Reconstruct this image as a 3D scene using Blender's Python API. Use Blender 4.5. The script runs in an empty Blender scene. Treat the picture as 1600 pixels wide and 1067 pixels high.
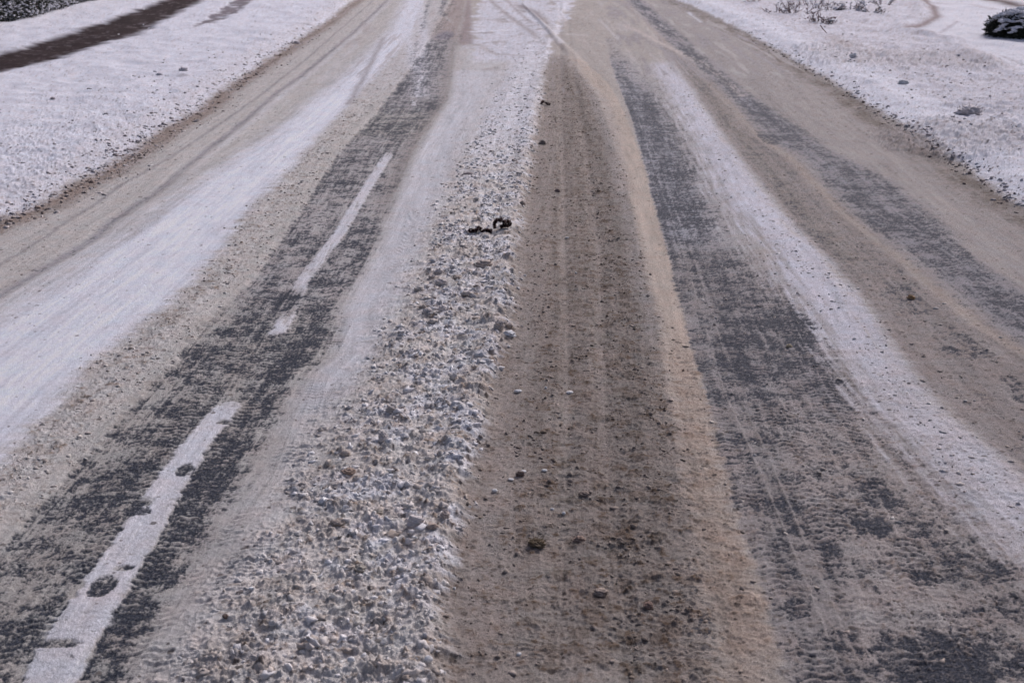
import bpy, bmesh, math, random
import numpy as np
from mathutils import Vector, Matrix

random.seed(7)
sc = bpy.context.scene
COL = sc.collection

# ------------------------------------------------------------------ camera, light, exposure
CAM_H, PITCH, FPX = 3.07, math.radians(18.86), 2000.0
cam_d = bpy.data.cameras.new('camera'); cam = bpy.data.objects.new('camera', cam_d); COL.objects.link(cam)
cam.location = (0, 0, CAM_H); cam.rotation_euler = (math.radians(90) - PITCH, 0, 0)
cam_d.lens = 45; cam_d.sensor_width = 36; cam_d.clip_start = .1; cam_d.clip_end = 3000
cam_d.dof.use_dof = True; cam_d.dof.focus_distance = 9.5; cam_d.dof.aperture_fstop = 4.0
sc.camera = cam

SUN_EL, SUN_AZ = math.radians(33), math.radians(28)      # from ahead, slightly to the right
world = bpy.data.worlds.new('World'); sc.world = world; world.use_nodes = True
wn = world.node_tree; wn.nodes.clear()
wo = wn.nodes.new('ShaderNodeOutputWorld'); bg = wn.nodes.new('ShaderNodeBackground')
sky = wn.nodes.new('ShaderNodeTexSky'); sky.sky_type = 'NISHITA'; sky.sun_disc = False
sky.sun_elevation = SUN_EL; sky.sun_rotation = SUN_AZ
sky.dust_density = 6.0; sky.air_density = 1.0; sky.ozone_density = 1.0
hs = wn.nodes.new('ShaderNodeHueSaturation'); hs.inputs['Saturation'].default_value = .78
tint = wn.nodes.new('ShaderNodeMix'); tint.data_type = 'RGBA'; tint.blend_type = 'MULTIPLY'; tint.inputs[0].default_value = 1; tint.inputs[7].default_value = (.97, .94, 1.09, 1)
wn.links.new(sky.outputs[0], hs.inputs['Color']); wn.links.new(hs.outputs[0], tint.inputs[6]); wn.links.new(tint.outputs[2], bg.inputs[0])
bg.inputs[1].default_value = .085
wn.links.new(bg.outputs[0], wo.inputs[0])
sl = bpy.data.lights.new('overcast_sun', 'SUN'); sl.energy = 1.85; sl.angle = math.radians(13); sl.color = (1, .97, 1.03)
so = bpy.data.objects.new('overcast_sun', sl); COL.objects.link(so)
sdir = Vector((math.sin(SUN_AZ) * math.cos(SUN_EL), math.cos(SUN_AZ) * math.cos(SUN_EL), math.sin(SUN_EL)))
so.rotation_euler = sdir.to_track_quat('Z', 'Y').to_euler()
sc.view_settings.view_transform = 'Standard'; sc.view_settings.look = 'None'
sc.view_settings.gamma = 1; sc.view_settings.exposure = .24
sc.render.engine = 'CYCLES'

# ------------------------------------------------------------------ helpers
ST, CT = math.sin(PITCH), math.cos(PITCH)
def gp(x, y, z=0.0):
    """place on the ground (height z) that the photograph shows at x, y"""
    xr, yr = (x - 800) / FPX, (533.5 - y) / FPX
    t = (CAM_H - z) / (ST - yr * CT)
    return (xr * t, t * (CT + yr * ST))

def tag(o, label=None, cat=None, group=None, kind=None):
    if label: o['label'] = label
    if cat: o['category'] = cat
    if group: o['group'] = group
    if kind: o['kind'] = kind
    return o

# gradient noise on arrays, worked in chunks on all cores
from concurrent.futures import ThreadPoolExecutor
_TP = ThreadPoolExecutor(6)
_CT = np.cos(np.arange(4096) * 2 * math.pi / 4096).astype(np.float32); _SN = np.sin(np.arange(4096) * 2 * math.pi / 4096).astype(np.float32)
def _h(ix, iy, s):
    h = ix.astype(np.int32).astype(np.uint32) * np.uint32(374761393) + iy.astype(np.int32).astype(np.uint32) * np.uint32(668265263) + np.uint32((s * 1442695041) & 0xFFFFFFFF)
    h = (h ^ (h >> np.uint32(13))) * np.uint32(1274126177)
    return h ^ (h >> np.uint32(16))
def par(fn, x, y):
    x, y = np.broadcast_arrays(x, y); sh = x.shape; x, y = x.ravel(), y.ravel()
    if len(x) < 20000: r = [fn(x, y)]
    else:
        e = np.linspace(0, len(x), 25).astype(int); r = list(_TP.map(lambda ab: fn(x[ab[0]:ab[1]], y[ab[0]:ab[1]]), zip(e[:-1], e[1:])))
    if isinstance(r[0], tuple): return tuple(np.concatenate([q[k] for q in r]).reshape(sh) for k in range(len(r[0])))
    return np.concatenate(r).reshape(sh)
def _noise(x, y, s):
    ix, iy = np.floor(x), np.floor(y); fx, fy = (x - ix).astype(np.float32), (y - iy).astype(np.float32)
    ux, uy = fx * fx * fx * (fx * (fx * 6 - 15) + 10), fy * fy * fy * (fy * (fy * 6 - 15) + 10)
    def g(a, b):
        an = _h(ix + a, iy + b, s) & np.uint32(4095)
        return _CT[an] * (fx - a) + _SN[an] * (fy - b)
    n = (g(0, 0) * (1 - ux) + g(1, 0) * ux) * (1 - uy) + (g(0, 1) * (1 - ux) + g(1, 1) * ux) * uy
    return n * 1.5
def noise(x, y, s=0): return par(lambda a, b: _noise(a, b, s), x, y)
def fbm(x, y, f, o, s=0, gain=.5):
    r = 0; a = 1; t = 0
    for k in range(o):
        r = r + a * noise(x * f + 17.3 * k, y * f - 9.1 * k, s + k); t += a * a; a *= gain; f *= 2.03
    return r / math.sqrt(t)
def worley(x, y, f, s=0):
    """distance to nearest cell point (cell units) and that cell's random value"""
    def go(x, y):
        x = x * f; y = y * f; ix, iy = np.floor(x), np.floor(y)
        best = np.full(x.shape, 9.0, np.float32); rv = np.zeros(x.shape, np.float32)
        for a in (-1, 0, 1):
            for b in (-1, 0, 1):
                h = _h(ix + a, iy + b, s); h1 = (h & np.uint32(65535)) / np.float32(65536); h2 = (h >> np.uint32(16)) / np.float32(65536)
                d = ((ix + a - x) + .1 + .8 * h1) ** 2 + ((iy + b - y) + .1 + .8 * h2) ** 2
                m = d < best; best = np.where(m, d, best); rv = np.where(m, (h1 * 7.13 + h2 * 3.7) % 1.0, rv)
        return np.sqrt(best), rv
    return par(go, x, y)
def sm(a, b, x):
    t = np.clip((x - a) / (b - a), 0, 1); return t * t * (3 - 2 * t)
def uni(n, sd=.42):
    """roughly uniform 0..1 from a noise value"""
    return 1 / (1 + np.exp(-1.7 * n / sd))

class Line:
    """a line running along the road: ground x as a function of ground y, from photo points (y, x)"""
    def __init__(s, pts, z=0.0):
        w = sorted([gp(x, y, z)[::-1] for y, x in pts]); s.Y = np.array([a for a, b in w]); s.X = np.array([b for a, b in w])
    def __call__(s, Y):
        r = np.interp(Y, s.Y, s.X)
        k0 = (s.X[1] - s.X[0]) / (s.Y[1] - s.Y[0]); k1 = (s.X[-1] - s.X[-2]) / (s.Y[-1] - s.Y[-2])
        r = np.where(Y < s.Y[0], s.X[0] + k0 * (Y - s.Y[0]), r)
        return np.where(Y > s.Y[-1], s.X[-1] + k1 * np.minimum(Y - s.Y[-1], 30), r)
def YW(y): return gp(800, y)[1]

# ------------------------------------------------------------------ the lines of the place
VZ = .11                                                      # height of the verges
VL = Line([(355, -12), (327, 60), (298, 110), (270, 165), (232, 222), (203, 262), (178, 312), (148, 345), (100, 415), (45, 500), (0, 560)])
VR = Line([(0, 1050), (13, 1085), (45, 1150), (85, 1222), (128, 1295), (170, 1362), (212, 1425), (250, 1480), (310, 1570), (335, 1610)])
T1 = Line([(459, 0), (423, 60), (399, 100), (369, 150), (350, 165), (307, 233), (267, 283), (237, 317), (200, 367), (143, 433), (120, 467), (93, 500), (50, 552), (0, 605)])
T1b = Line([(413, 0), (373, 67), (320, 145), (290, 190), (237, 280), (190, 350), (143, 415), (100, 470), (0, 585)])
T2 = Line([(530, 0), (406, 150), (300, 262), (267, 300), (173, 440), (117, 515), (50, 590), (0, 625)])
W1L = Line([(505, -10), (415, 120), (300, 290), (190, 450), (105, 550), (50, 607), (0, 632)])
W1R = Line([(760, -20), (640, 85), (569, 145), (489, 258), (416, 332), (333, 392), (300, 425), (253, 468), (160, 555), (100, 610), (50, 648), (0, 665)])
A1 = Line([(900, -30), (844, 17), (771, 83), (673, 180), (629, 217), (573, 267), (523, 307), (489, 345), (433, 400), (389, 430), (320, 480), (240, 530), (177, 588), (143, 614), (90, 655), (53, 676)])
A2 = Line([(1067, 205), (944, 262), (878, 312), (800, 350), (740, 395), (663, 435), (583, 492), (556, 525), (473, 543), (416, 580), (376, 600), (333, 614), (233, 655), (157, 705), (67, 716), (0, 730)])
CL = Line([(1067, 300), (900, 400), (850, 432), (740, 492), (650, 540), (560, 590), (480, 628), (400, 660), (330, 690), (250, 722), (180, 752), (120, 785), (60, 815)])
CR = Line([(1067, 702), (950, 700), (850, 712), (740, 738), (650, 762), (560, 778), (520, 800), (400, 808), (300, 824), (200, 840), (120, 852), (70, 860), (40, 872), (0, 888)])
WL = Line([(1067, 480), (900, 520), (740, 560), (560, 655), (400, 700), (250, 740), (180, 752), (100, 745), (50, 738), (0, 735)])
RL = Line([(1067, 1128), (900, 1100), (800, 1085), (700, 1065), (600, 1045), (500, 1033), (400, 1008), (300, 985), (200, 955), (150, 935), (110, 905), (75, 875)])
RR = Line([(1067, 1222), (900, 1188), (800, 1155), (700, 1127), (600, 1098), (500, 1070), (400, 1045), (300, 1016), (250, 1003), (200, 985), (160, 968), (130, 950), (110, 928), (75, 890)])
D2R = Line([(700, 1400), (520, 1255), (450, 1192), (400, 1163), (300, 1108), (250, 1085), (200, 1058), (150, 1028), (100, 985), (60, 960), (0, 930)])
D2L = Line([(700, 1127), (400, 1045), (250, 1005), (180, 985), (130, 965), (100, 955), (0, 925)])
W2L = Line([(900, 1625), (850, 1578), (800, 1530), (750, 1482), (700, 1432), (600, 1340), (550, 1300), (500, 1262), (450, 1232), (400, 1200), (350, 1160), (300, 1122), (250, 1100), (200, 1075), (150, 1045), (110, 1020), (0, 960)])
W2R = Line([(850, 1740), (750, 1610), (700, 1550), (650, 1490), (600, 1440), (550, 1402), (500, 1370), (450, 1332), (400, 1288), (350, 1238), (300, 1200), (250, 1160), (200, 1122), (150, 1090), (110, 1060), (0, 985)])
D3L = Line([(560, 1640), (506, 1550), (423, 1450), (373, 1383), (330, 1330), (247, 1250), (213, 1195), (140, 1130), (100, 1085), (0, 975)])
D3R = Line([(450, 1600), (390, 1516), (353, 1480), (283, 1398), (233, 1300), (140, 1165), (100, 1120), (0, 1005)])
D3C = Line([(480, 1598), (423, 1533), (356, 1445), (320, 1402), (293, 1368), (240, 1290), (213, 1240), (150, 1160), (60, 1050), (0, 995)])
DC = Line([(1100, 58), (1067, 78), (1000, 110), (930, 156), (850, 208), (760, 262), (700, 302), (640, 350), (510, 440), (440, 472), (365, 530), (280, 582), (245, 605), (190, 638), (130, 656), (60, 670)])
G1 = Line([(1067, 800), (900, 812), (700, 835), (500, 845), (300, 850)])      # pale smear inside the brown slush
G2 = Line([(1067, 868), (800, 880), (620, 885), (400, 880), (250, 878)])
G3 = Line([(1067, 985), (800, 950), (600, 940), (400, 935), (250, 915)])
B3 = Line([(1067, 1040), (800, 985), (600, 978), (450, 970), (300, 945), (150, 905)])
TA = Line([(1067, 1322), (961, 1279), (828, 1226), (711, 1176), (616, 1133), (423, 1076), (300, 1035)])
TB = Line([(1067, 1356), (961, 1306), (834, 1253), (711, 1199), (616, 1153), (423, 1090), (300, 1045)])
TC = Line([(1067, 1500), (900, 1420), (800, 1370), (700, 1320), (560, 1255), (440, 1200)])
TL = Line([(900, 170), (771, 267), (673, 316), (569, 380), (389, 500), (250, 585)])
TM = Line([(900, 330), (750, 440), (663, 470), (569, 500), (389, 590)])
PL0 = [(-45, 385), (-5, 262), (11, 222), (48, 112), (83, 0), (112, -120)]      # footpath, far edge, then near edge
PL1 = [(-45, 470), (0, 322), (28, 268), (50, 225), (86, 112), (115, 0), (140, -100)]
PATH_F, PATH_N = Line(PL0, VZ), Line(PL1, VZ)
P2F = Line([(-45, 450), (0, 365), (20, 335), (42, 300)], VZ); P2N = Line([(-45, 480), (0, 395), (20, 372), (38, 330), (50, 285)], VZ)

# ------------------------------------------------------------------ the ground sheet
K = CT                                                        # depth = Y*CT + H*ST
# rows: even steps of view angle close by, growing beyond
ys = np.arange(1100, -18, -1.15)
t = CAM_H / (ST - (533.5 - ys) / FPX * CT); Yr = t * (CT + (533.5 - ys) / FPX * ST)
near = np.linspace(-.3, Yr[0], 40)[:-1]
far = [Yr[-1]]
while far[-1] < 900: far.append(far[-1] * 1.012 + .02)
Yr = np.concatenate([near, Yr, np.array(far[1:])])
du = 1.5 / FPX
uc = np.arange(-.44, .44, du)
out = [.44]
while out[-1] < 4: out.append(out[-1] + (out[-1] - .435) * .12)
out = np.array(out); U = np.concatenate([-out[::-1], uc[1:], out])
NU, NV = len(U), len(Yr)
Yg, Ug = np.meshgrid(Yr, U, indexing='ij')
Xg = Ug * (Yg * K + CAM_H * ST)
X, Y = Xg.ravel(), Yg.ravel()

# edge wander
j1 = fbm(X, Y * .45, 2.2, 3, 11); j2 = fbm(X, Y, 14, 3, 21)
j3 = fbm(X * .28, Y * 2.2, 5, 3, 33)                           # crosswise teeth
j3 = j3 * (1 - .75 * sm(9, 20, Y))
J = X + .02 * j1 + .016 * j2 + .03 * j3
J2 = X + .05 * j1 + .04 * fbm(X, Y * .8, 7, 3, 31) + .07 * j3
def band(L, R, sl, sr, ya=None, yb=None, fade=.6, Xa=None):
    Xa = J if Xa is None else Xa
    m = sm(-sl, sl, Xa - L(Y)) * sm(-sr, sr, R(Y) - Xa)
    if ya is not None: m = m * sm(-fade, fade, Y + .3 * j1 - YW(ya))      # nearer limit (large photo y)
    if yb is not None: m = m * sm(-fade, fade, YW(yb) - Y - .3 * j1)
    return m
def ridge(L, w, Xa=None, off=0):
    Xa = X if Xa is None else Xa
    return np.exp(-((Xa - L(Y) - off) / w) ** 2)
def blob(px, py, rx, ry, z=0):
    cx, cy = gp(px, py, z)
    r = ((X - cx) / rx) ** 2 + ((Y - cy) / ry) ** 2
    return np.clip(1.35 - r + .5 * j2 + .35 * j1, 0, 1)

WHITE = (.77, .785, .84); PALE = (.60, .585, .585); TAN = (.445, .405, .365); TAN2 = (.315, .282, .262)
BROWN = (.285, .25, .22); DKBR = (.125, .10, .085); ORANGE = (.43, .36, .305); GREY = (.42, .40, .395)
N = len(X)
col = np.empty((N, 3)); col[:] = TAN
asp = np.full(N, .02); lump = np.full(N, .10); spk = np.full(N, .15); fine = np.full(N, .5)
def lay(m, c=None, a=None, l=None, s=None, f=None, k=1.0):
    m = np.clip(m * k, 0, 1)
    if c is not None: col[:] = col * (1 - m[:, None]) + np.array(c) * m[:, None]
    for arr, v in ((asp, a), (lump, l), (spk, s), (fine, f)):
        if v is not None: arr[:] = arr * (1 - m) + v * m

FARL = Line([(1067, -3000), (0, -3000)]); FARR = Line([(1067, 4600), (0, 4600)])
# S: metres across the road, following the bends of the tracks
refs = [VL, T1, W1L, A1, A2, CR, RL, RR, W2L, W2R, D3L, VR]; rv_ = [L(np.array([9.0]))[0] for L in refs]
S = X - refs[0](Y) + rv_[0]
for La, Lb, ca, cb_ in zip(refs[:-1], refs[1:], rv_[:-1], rv_[1:]):
    a_, b_ = La(Y), Lb(Y); q_ = (X - a_) / np.maximum(b_ - a_, .02); S = np.where(X > a_, ca + q_ * (cb_ - ca), S)
S = np.where(X > refs[-1](Y), X - refs[-1](Y) + rv_[-1], S)
streak = fbm(S + .02 * j1, Y * .045, 6, 3, 41)                  # drawn-out streaks along the driving direction
streak2 = fbm(S + .008 * j1, Y * .05, 20, 3, 47, .7)
big = fbm(X, Y * .5, .9, 3, 51)
mid = fbm(X, Y, 3.2, 3, 61)
# lane on the left: tan beside the kerb, thin wheel track, white strip
lay(band(VL, W1L, .12, .1), (.54, .515, .485), .02, .08, .25, .4)
lay(ridge(VL, .20, J2, .06), (.25, .19, .155), .0, .35, .7, 1.0, k=.8)
lay(ridge(T1, .055, J) , (.30, .285, .30), .30, .02, .1, .3, k=.8)
lay(ridge(T1b, .03, J), (.31, .29, .29), .2, .02, .1, .3, k=.7)
lay(ridge(T1, .07, J, .15), PALE, 0, .03, .05, .2, k=.8)
lay(ridge(T2, .12, J2, -.02), (.50, .475, .44), .04, .05, .15, .3, k=.35)
lay(band(W1L, W1R, .32, .22, Xa=J2 + .06 * streak), WHITE, 0, .05, .06, .25)
# clods along the white strip's right edge
lay(band(W1R, A1, .10, .03, Xa=J2), (.57, .545, .515), .02, .40, .55, .9)
lay(ridge(A1, .10, J, -.09), (.53, .505, .465), 0, .12, .15, .4, k=.7)
lay(band(W1R, A1, .08, .05, None, None, Xa=J2) * sm(YW(190), YW(110), Y), PALE, .03, .1, .3, .5, k=.7)
# bared asphalt round the lane line
lay(band(A1, A2, .03, .10), (.425, .405, .375), .52, .12, .1, .7)
lay(ridge(A1, .13, J, .12), None, .62, .05, .1, .6, k=.7)
lay(ridge(DC, .10, J, -.22), None, .66, k=.7); lay(ridge(DC, .13, J, .26), None, .80, k=.75)
lay(band(A1, A2, .05, .08, 480, 215), GREY, .48, .02, .1, .4, k=.7)
lay(band(A1, A2, .1, .15, 215, 160), TAN, .10, .1, .4, .5, k=.0)
lay(band(A1, A2, .05, .08, 175, 50), GREY, .58, .02, .05, .3, k=.9)
lay(ridge(A2, .22, J, -.03) * band(A1, CL, .1, .1, 330, 60), TAN2, .08, .06, .1, .4, k=.8)
lay(band(A1, WL, .3, .12, 62), (.36, .29, .265), .10, .05, .1, .3, k=.8)
# pale slush between the asphalt and the clods
lay(band(A2, CL, .09, .12), (.60, .585, .575), .05, .12, .14, .5)
lay(ridge(A2, .16, J, .06), (.46, .435, .41), .24, .10, .1, .5, k=.6)
lay(band(A2, CL, .10, .12, 640, 110), (.63, .63, .655), .02, .05, .05, .35, k=.8)
# the clods
lay(band(CL, CR, .34, .09, Xa=J2), (.69, .65, .605), .0, 1.0, .6, 1.0)
lay(band(CL, CR, .16, .05, 250, 78, 3.0, Xa=J2), (.67, .67, .70), 0, .25, .3, .5, k=.9)
lay(band(CL, WL, .3, .3, 1100, 640, Xa=J2), (.60, .56, .52), .0, .85, .5, 1.0, k=.8)
lay(ridge(CR, .10, J, -.03), (.42, .375, .335), 0, .85, .5, 1., k=.55)
# brown slush
lay(band(CR, RL, .09, .14, 1100, 82), BROWN, .02, .40, .85, 1.0)
lay(ridge(CR, .20, J, .12) * band(CR, RL, .04, .06, 1100, 82), (.33, .29, .26), 0, .12, .35, .7, k=.75)
lay(ridge(G2, .035, X) * band(CR, RL, .04, .06, 700, 150), (.37, .32, .28), 0, .1, .2, .5, k=.5)
lay(ridge(G3, .03, X) * band(CR, RL, .04, .06, 760, 150), (.37, .32, .28), 0, .1, .2, .5, k=.5)
lay(ridge(B3, .15, J2) * band(CR, RL, .04, .06, 1100, 120, 2.), (.245, .215, .19), .14, .55, .95, 1.0, k=.8)
lay(ridge(RL, .09, J, -.10) * band(CR, RL, .04, .06, 560, 150), (.31, .285, .265), 0, .1, .3, .5, k=.8)
lay(band(B3, RL, .15, .1, 1100, 820), None, .22, .6, .8, 1, k=.8)
# tan ridge thrown up by the wheels
lay(band(RL, RR, .07, .025, 600, 84, Xa=X + .012 * j2 + .008 * j1), (.52, .445, .375), 0, .06, .06, .4)
lay(band(RL, RR, .10, .08, 1100, 540, Xa=J2), (.43, .35, .285), .03, .40, .45, 1.0, k=.85)
# dark track and what follows it toward the camera
lay(band(D2L, D2R, .02, .38, 420, 92, 1.5), (.33, .33, .35), .66, .03, .05, .4)
lay(band(D2L, D2R, .02, .10, 128, 60), GREY, .45, .03, .05, .4, k=.5)
lay(band(RR, W2L, .02, .2, 1200, 420), (.375, .34, .318), .37, .28, .45, .85)
lay(band(RR, D2R, .02, .18, 640, 390), (.29, .275, .275), .66, .12, .2, .7, k=.75)
lay(ridge(RR, .09, X, .10) * sm(YW(380), YW(430), Y * -1 + 0 * Y + 0) * 1, None, .3, k=0)
lay(ridge(TA, .22, J, -.02) * band(RR, W2L, .02, .1, 1200, 400), (.30, .28, .27), .40, .12, .2, .6, k=.6)
# second white strip
lay(band(W2L, W2R, .24, .20, 900, 100, Xa=J2 + .16 * streak2), (.62, .615, .66), .05, .14, .22, .45)
lay(band(W2L, W2R, .05, .05, 1000, 560, Xa=J2), (.57, .545, .55), .05, .35, .3, .6, k=.6)
# right-hand lane
lay(band(W2R, D3L, .10, .12), TAN2, .20, .18, .3, .6)
lay(band(D3L, D3R, .16, .10), (.285, .275, .285), .53, .05, .08, .4)
lay(ridge(D3C, .15, J) * sm(YW(160), YW(240), Y * -1 + YW(160) + YW(240)), (.32, .315, .34), .86, .02, .05, .4, k=.9)
lay(ridge(W2R, .10, J2, .22) * band(W2R, D3L, .1, .1, 420, 90), (.27, .245, .22), .35, .2, .4, .7, k=.75)
lay(ridge(D3L, .06, J, -.12), (.45, .385, .33), 0, .06, .1, .4, k=.7)
lay(band(D3R, VR, .3, .15), (.335, .308, .29), .16, .06, .1, .4)
lay(band(D3R, VR, .12, .05, 1000, 0) * ridge(VR, .55, J, -.75), (.43, .39, .365), .03, .05, .15, .4, k=.5)
lay(ridge(VR, .24, J2, -.17) * (.35 + .75 * sm(-.5, .5, j1 + .5 * j2)), (.19, .16, .135), .08, .15, .7, .8, k=.95)
for La, of_, w_, c_, k_ in ((D3C, .34, .05, (.33, .31, .31), .5), (D3C, .62, .03, (.32, .30, .30), .5), (D3C, .95, .04, (.31, .28, .265), .5), (D3C, -.30, .025, (.27, .26, .27), .6), (W2R, .12, .02, (.29, .265, .25), .6), (W2R, .42, .03, (.27, .25, .24), .6),
                          (CR, .34, .022, (.21, .185, .165), .55), (G2, .10, .025, (.22, .19, .17), .5), (G3, .07, .022, (.20, .175, .155), .55), (G3, -.12, .02, (.21, .185, .165), .5)):
    lay(ridge(La, w_, X + .008 * j1, of_) * band(VL, VR, .1, .1, 1100, 90) * (.4 + .6 * sm(-.4, .5, mid)), c_, None, k=k_)
# crossing tyre streaks at the top of the road
lay(band(D2R, VR, .1, .2, 120, -40) * sm(.0, .5, streak), (.30, .28, .285), .25, .02, .05, .3, k=.7)
lay(band(D2R, VR, .1, .2, 120, -40) * sm(.1, .6, -streak), (.58, .545, .53), .0, .02, .05, .3, k=.6)
lay(band(VL, A1, .1, .2, 120, -40) * sm(.1, .6, streak), (.37, .325, .31), .1, .02, .05, .3, k=.5)
# snow left standing in the middle far off
top = band(WL, D2L, .12, .25, 88, None, Xa=J2)
lay(top, TAN, .05, .05, .1, .4)
lay(band(WL, CR, .12, .12, 96, None, Xa=J2 - .25 * sm(YW(60), YW(0), Y) + .25 * j1), (.69, .69, .735), .0, .1, .35, .4)
lay(band(WL, CR, .12, .12, 110, None, Xa=J2) * sm(.2, .7, fbm(X * .9, Y * .35, 2.2, 3, 191)), (.42, .38, .37), .0, .1, .5, .5, k=.75)
lay(band(A2, WL, .08, .10, 70, None), (.27, .205, .195), .1, .02, .05, .3, k=.75)
lay(blob(695, 56, .22, 1.2), (.25, .24, .28), .4, k=.8)
lay(band(VL, VR, .3, .3, 150, None) * sm(.15, .7, streak2 + .4 * streak), (.30, .26, .25), .1, .02, .05, .3, k=.40)
lay(band(VL, VR, .3, .3, 150, None) * sm(.15, .7, -streak2 + .4 * streak), (.60, .575, .58), .0, .02, .05, .3, k=.30)
def smear(pts, w, c, k=.8, a=None, z=0, l=None):
    """a mark of width w metres along photo points"""
    P = [gp(x, y, z) for x, y in pts]; best = np.full(N, 9e9)
    lo = min(p[1] for p in P) - 3 * w - .3; hi = max(p[1] for p in P) + 3 * w + .3
    ii = np.nonzero((Y > lo) & (Y < hi))[0]; xx, yy = (J[ii] - .0), Y[ii] + .05 * j2[ii]; b = np.full(len(ii), 9e9)
    for (ax, ay), (bx, by) in zip(P[:-1], P[1:]):
        dx, dy = bx - ax, by - ay; tt = np.clip(((xx - ax) * dx + (yy - ay) * dy) / (dx * dx + dy * dy), 0, 1)
        b = np.minimum(b, (xx - ax - tt * dx) ** 2 + (yy - ay - tt * dy) ** 2)
    m = np.zeros(N); m[ii] = np.exp(-b / w ** 2) if len(ii) else 0
    lay(m, c, a, l, k=k); return m
for pts, w, c, k in [([(742, 50), (800, 47)], .14, WHITE, .9), ([(870, 16), (892, 19)], .22, PALE, .6), ([(885, 53), (910, 56)], .14, PALE, .5),
        ([(810, 8), (838, 22), (850, 40)], .14, (.33, .29, .29), .85), ([(765, 0), (790, 22), (828, 50), (850, 72)], .09, (.40, .36, .355), .75), ([(745, 28), (790, 36), (840, 30)], .12, (.48, .44, .44), .6), ([(748, 70), (770, 84), (820, 90)], .1, (.45, .40, .38), .6), ([(790, 0), (812, 20), (830, 38)], .07, (.38, .33, .32), .6),
        ([(760, 60), (700, 120), (640, 260), (560, 460)], .0001, WHITE, 0), ([(680, 12), (706, 36)], .05, PALE, .5),
        ([(935, 30), (950, 45), (966, 62)], .05, PALE, .6), ([(820, 22), (850, 42), (878, 70)], .10, WHITE, .6),
        ([(975, 40), (1040, 72), (1100, 100), (1160, 150)], .09, (.56, .50, .46), .8), ([(1010, 66), (1060, 92), (1110, 128)], .08, (.33, .31, .315), .6),
        ([(1075, 20), (1095, 35)], .05, WHITE, .6), ([(960, 0), (1000, 28), (1060, 62), (1110, 100)], .10, (.34, .315, .31), .6),
        ([(850, 30), (862, 60), (880, 80)], .12, (.42, .37, .34), .5), ([(600, 60), (575, 110), (545, 165)], .07, (.36, .33, .33), .7),
        ([(556, 70), (500, 128)], .10, PALE, .6), ([(880, 88), (905, 118), (945, 160), (962, 220), (975, 300)], .09, (.40, .36, .33), .7)]:
    if k: smear(pts, w, c, k)
for pts_, w_ in (([(655, 150), (662, 60), (655, 0)], .16), ([(648, 110), (636, 50), (640, 0)], .14)):
    smear(pts_, w_, (.70, .70, .74), .7)
# lane line: painted dashes under a skin of snow
dash = []
for (ya, yb, w, fd) in ((1090, 632, .112, .12), (522, 238, .060, .3), (165, 118, .04, .5)):
    m = sm(-.03, .03, w * (1.08 - .3 * sm(YW(1000), YW(640), Y) * (w > .1)) - np.abs(X + .012 * j3 + .014 * j2 - DC(Y))) * sm(-.05, .05, Y + .12 * j1 + .05 * j2 - YW(ya)) * sm(-fd, fd, YW(yb) - Y + .12 * j1 + .06 * j2)
    m = m * sm(.0, .35, m - .30 + .45 * fbm(X, Y, 18, 3, 181)) ** .7
    dash.append(m)
dash[1] = dash[1] * (1 - .75 * sm(-.1, .4, mid + .4 * j2) * sm(YW(440), YW(400), YW(440) + YW(400) - Y))
dash[1] = dash[1] * (1 - .9 * blob(447, 470, .18, .45))
dash[2] = dash[2] * sm(-.3, .2, j2) * .7
for k_ in (0, 1): dash[k_] = dash[k_] * (1 - .75 * sm(.2, .8, streak2) * (1 if k_ else .4)) * (1 - .5 * sm(.5, .9, fbm(X, Y, 24, 3, 183)))
for px, py, rx, ry in ((162, 915, .06, .10), (195, 888, .05, .03), (288, 735, .05, .08), (350, 660, .04, .04), (88, 1006, .11, .035), (225, 785, .05, .06)):
    dash[0] = dash[0] * (1 - .95 * blob(px, py, rx, ry))
dm = dash[0] + dash[1] + dash[2]
lay(dm, (.71, .705, .735), 0, .04, .12, .6, k=.93)
for px, py, rx, ry in ((162, 915, .06, .10), (288, 735, .05, .09), (215, 800, .08, .08), (447, 470, .10, .3)): lay(blob(px, py, rx, ry), None, .85, .05)
# further bare patches in the right lane
for px, py, rx, ry, a in ((1470, 1040, .30, .28, .95), (1320, 1060, .22, .14, .7), (1370, 775, .10, .20, .8), (1362, 820, .10, .16, .8), (1300, 860, .06, .15, .8), (1310, 995, .12, .12, .6),
                          (1440, 905, .07, .12, .8), (1240, 505, .16, .5, .7), (1145, 440, .18, .5, .5), (1058, 850, .05, .22, .35), (1100, 985, .05, .16, .35), (1540, 1010, .10, .1, .7),
                          (1590, 1040, .12, .1, .7), (1500, 540, .2, .5, .5), (1160, 155, .15, 1.0, .6), (1200, 215, .15, .6, .7), (1240, 950, .08, .1, .6), (1590, 610, .1, .3, .6), (1420, 470, .15, .5, .4)):
    lay(blob(px, py, rx, ry), None, a, .15)

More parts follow.
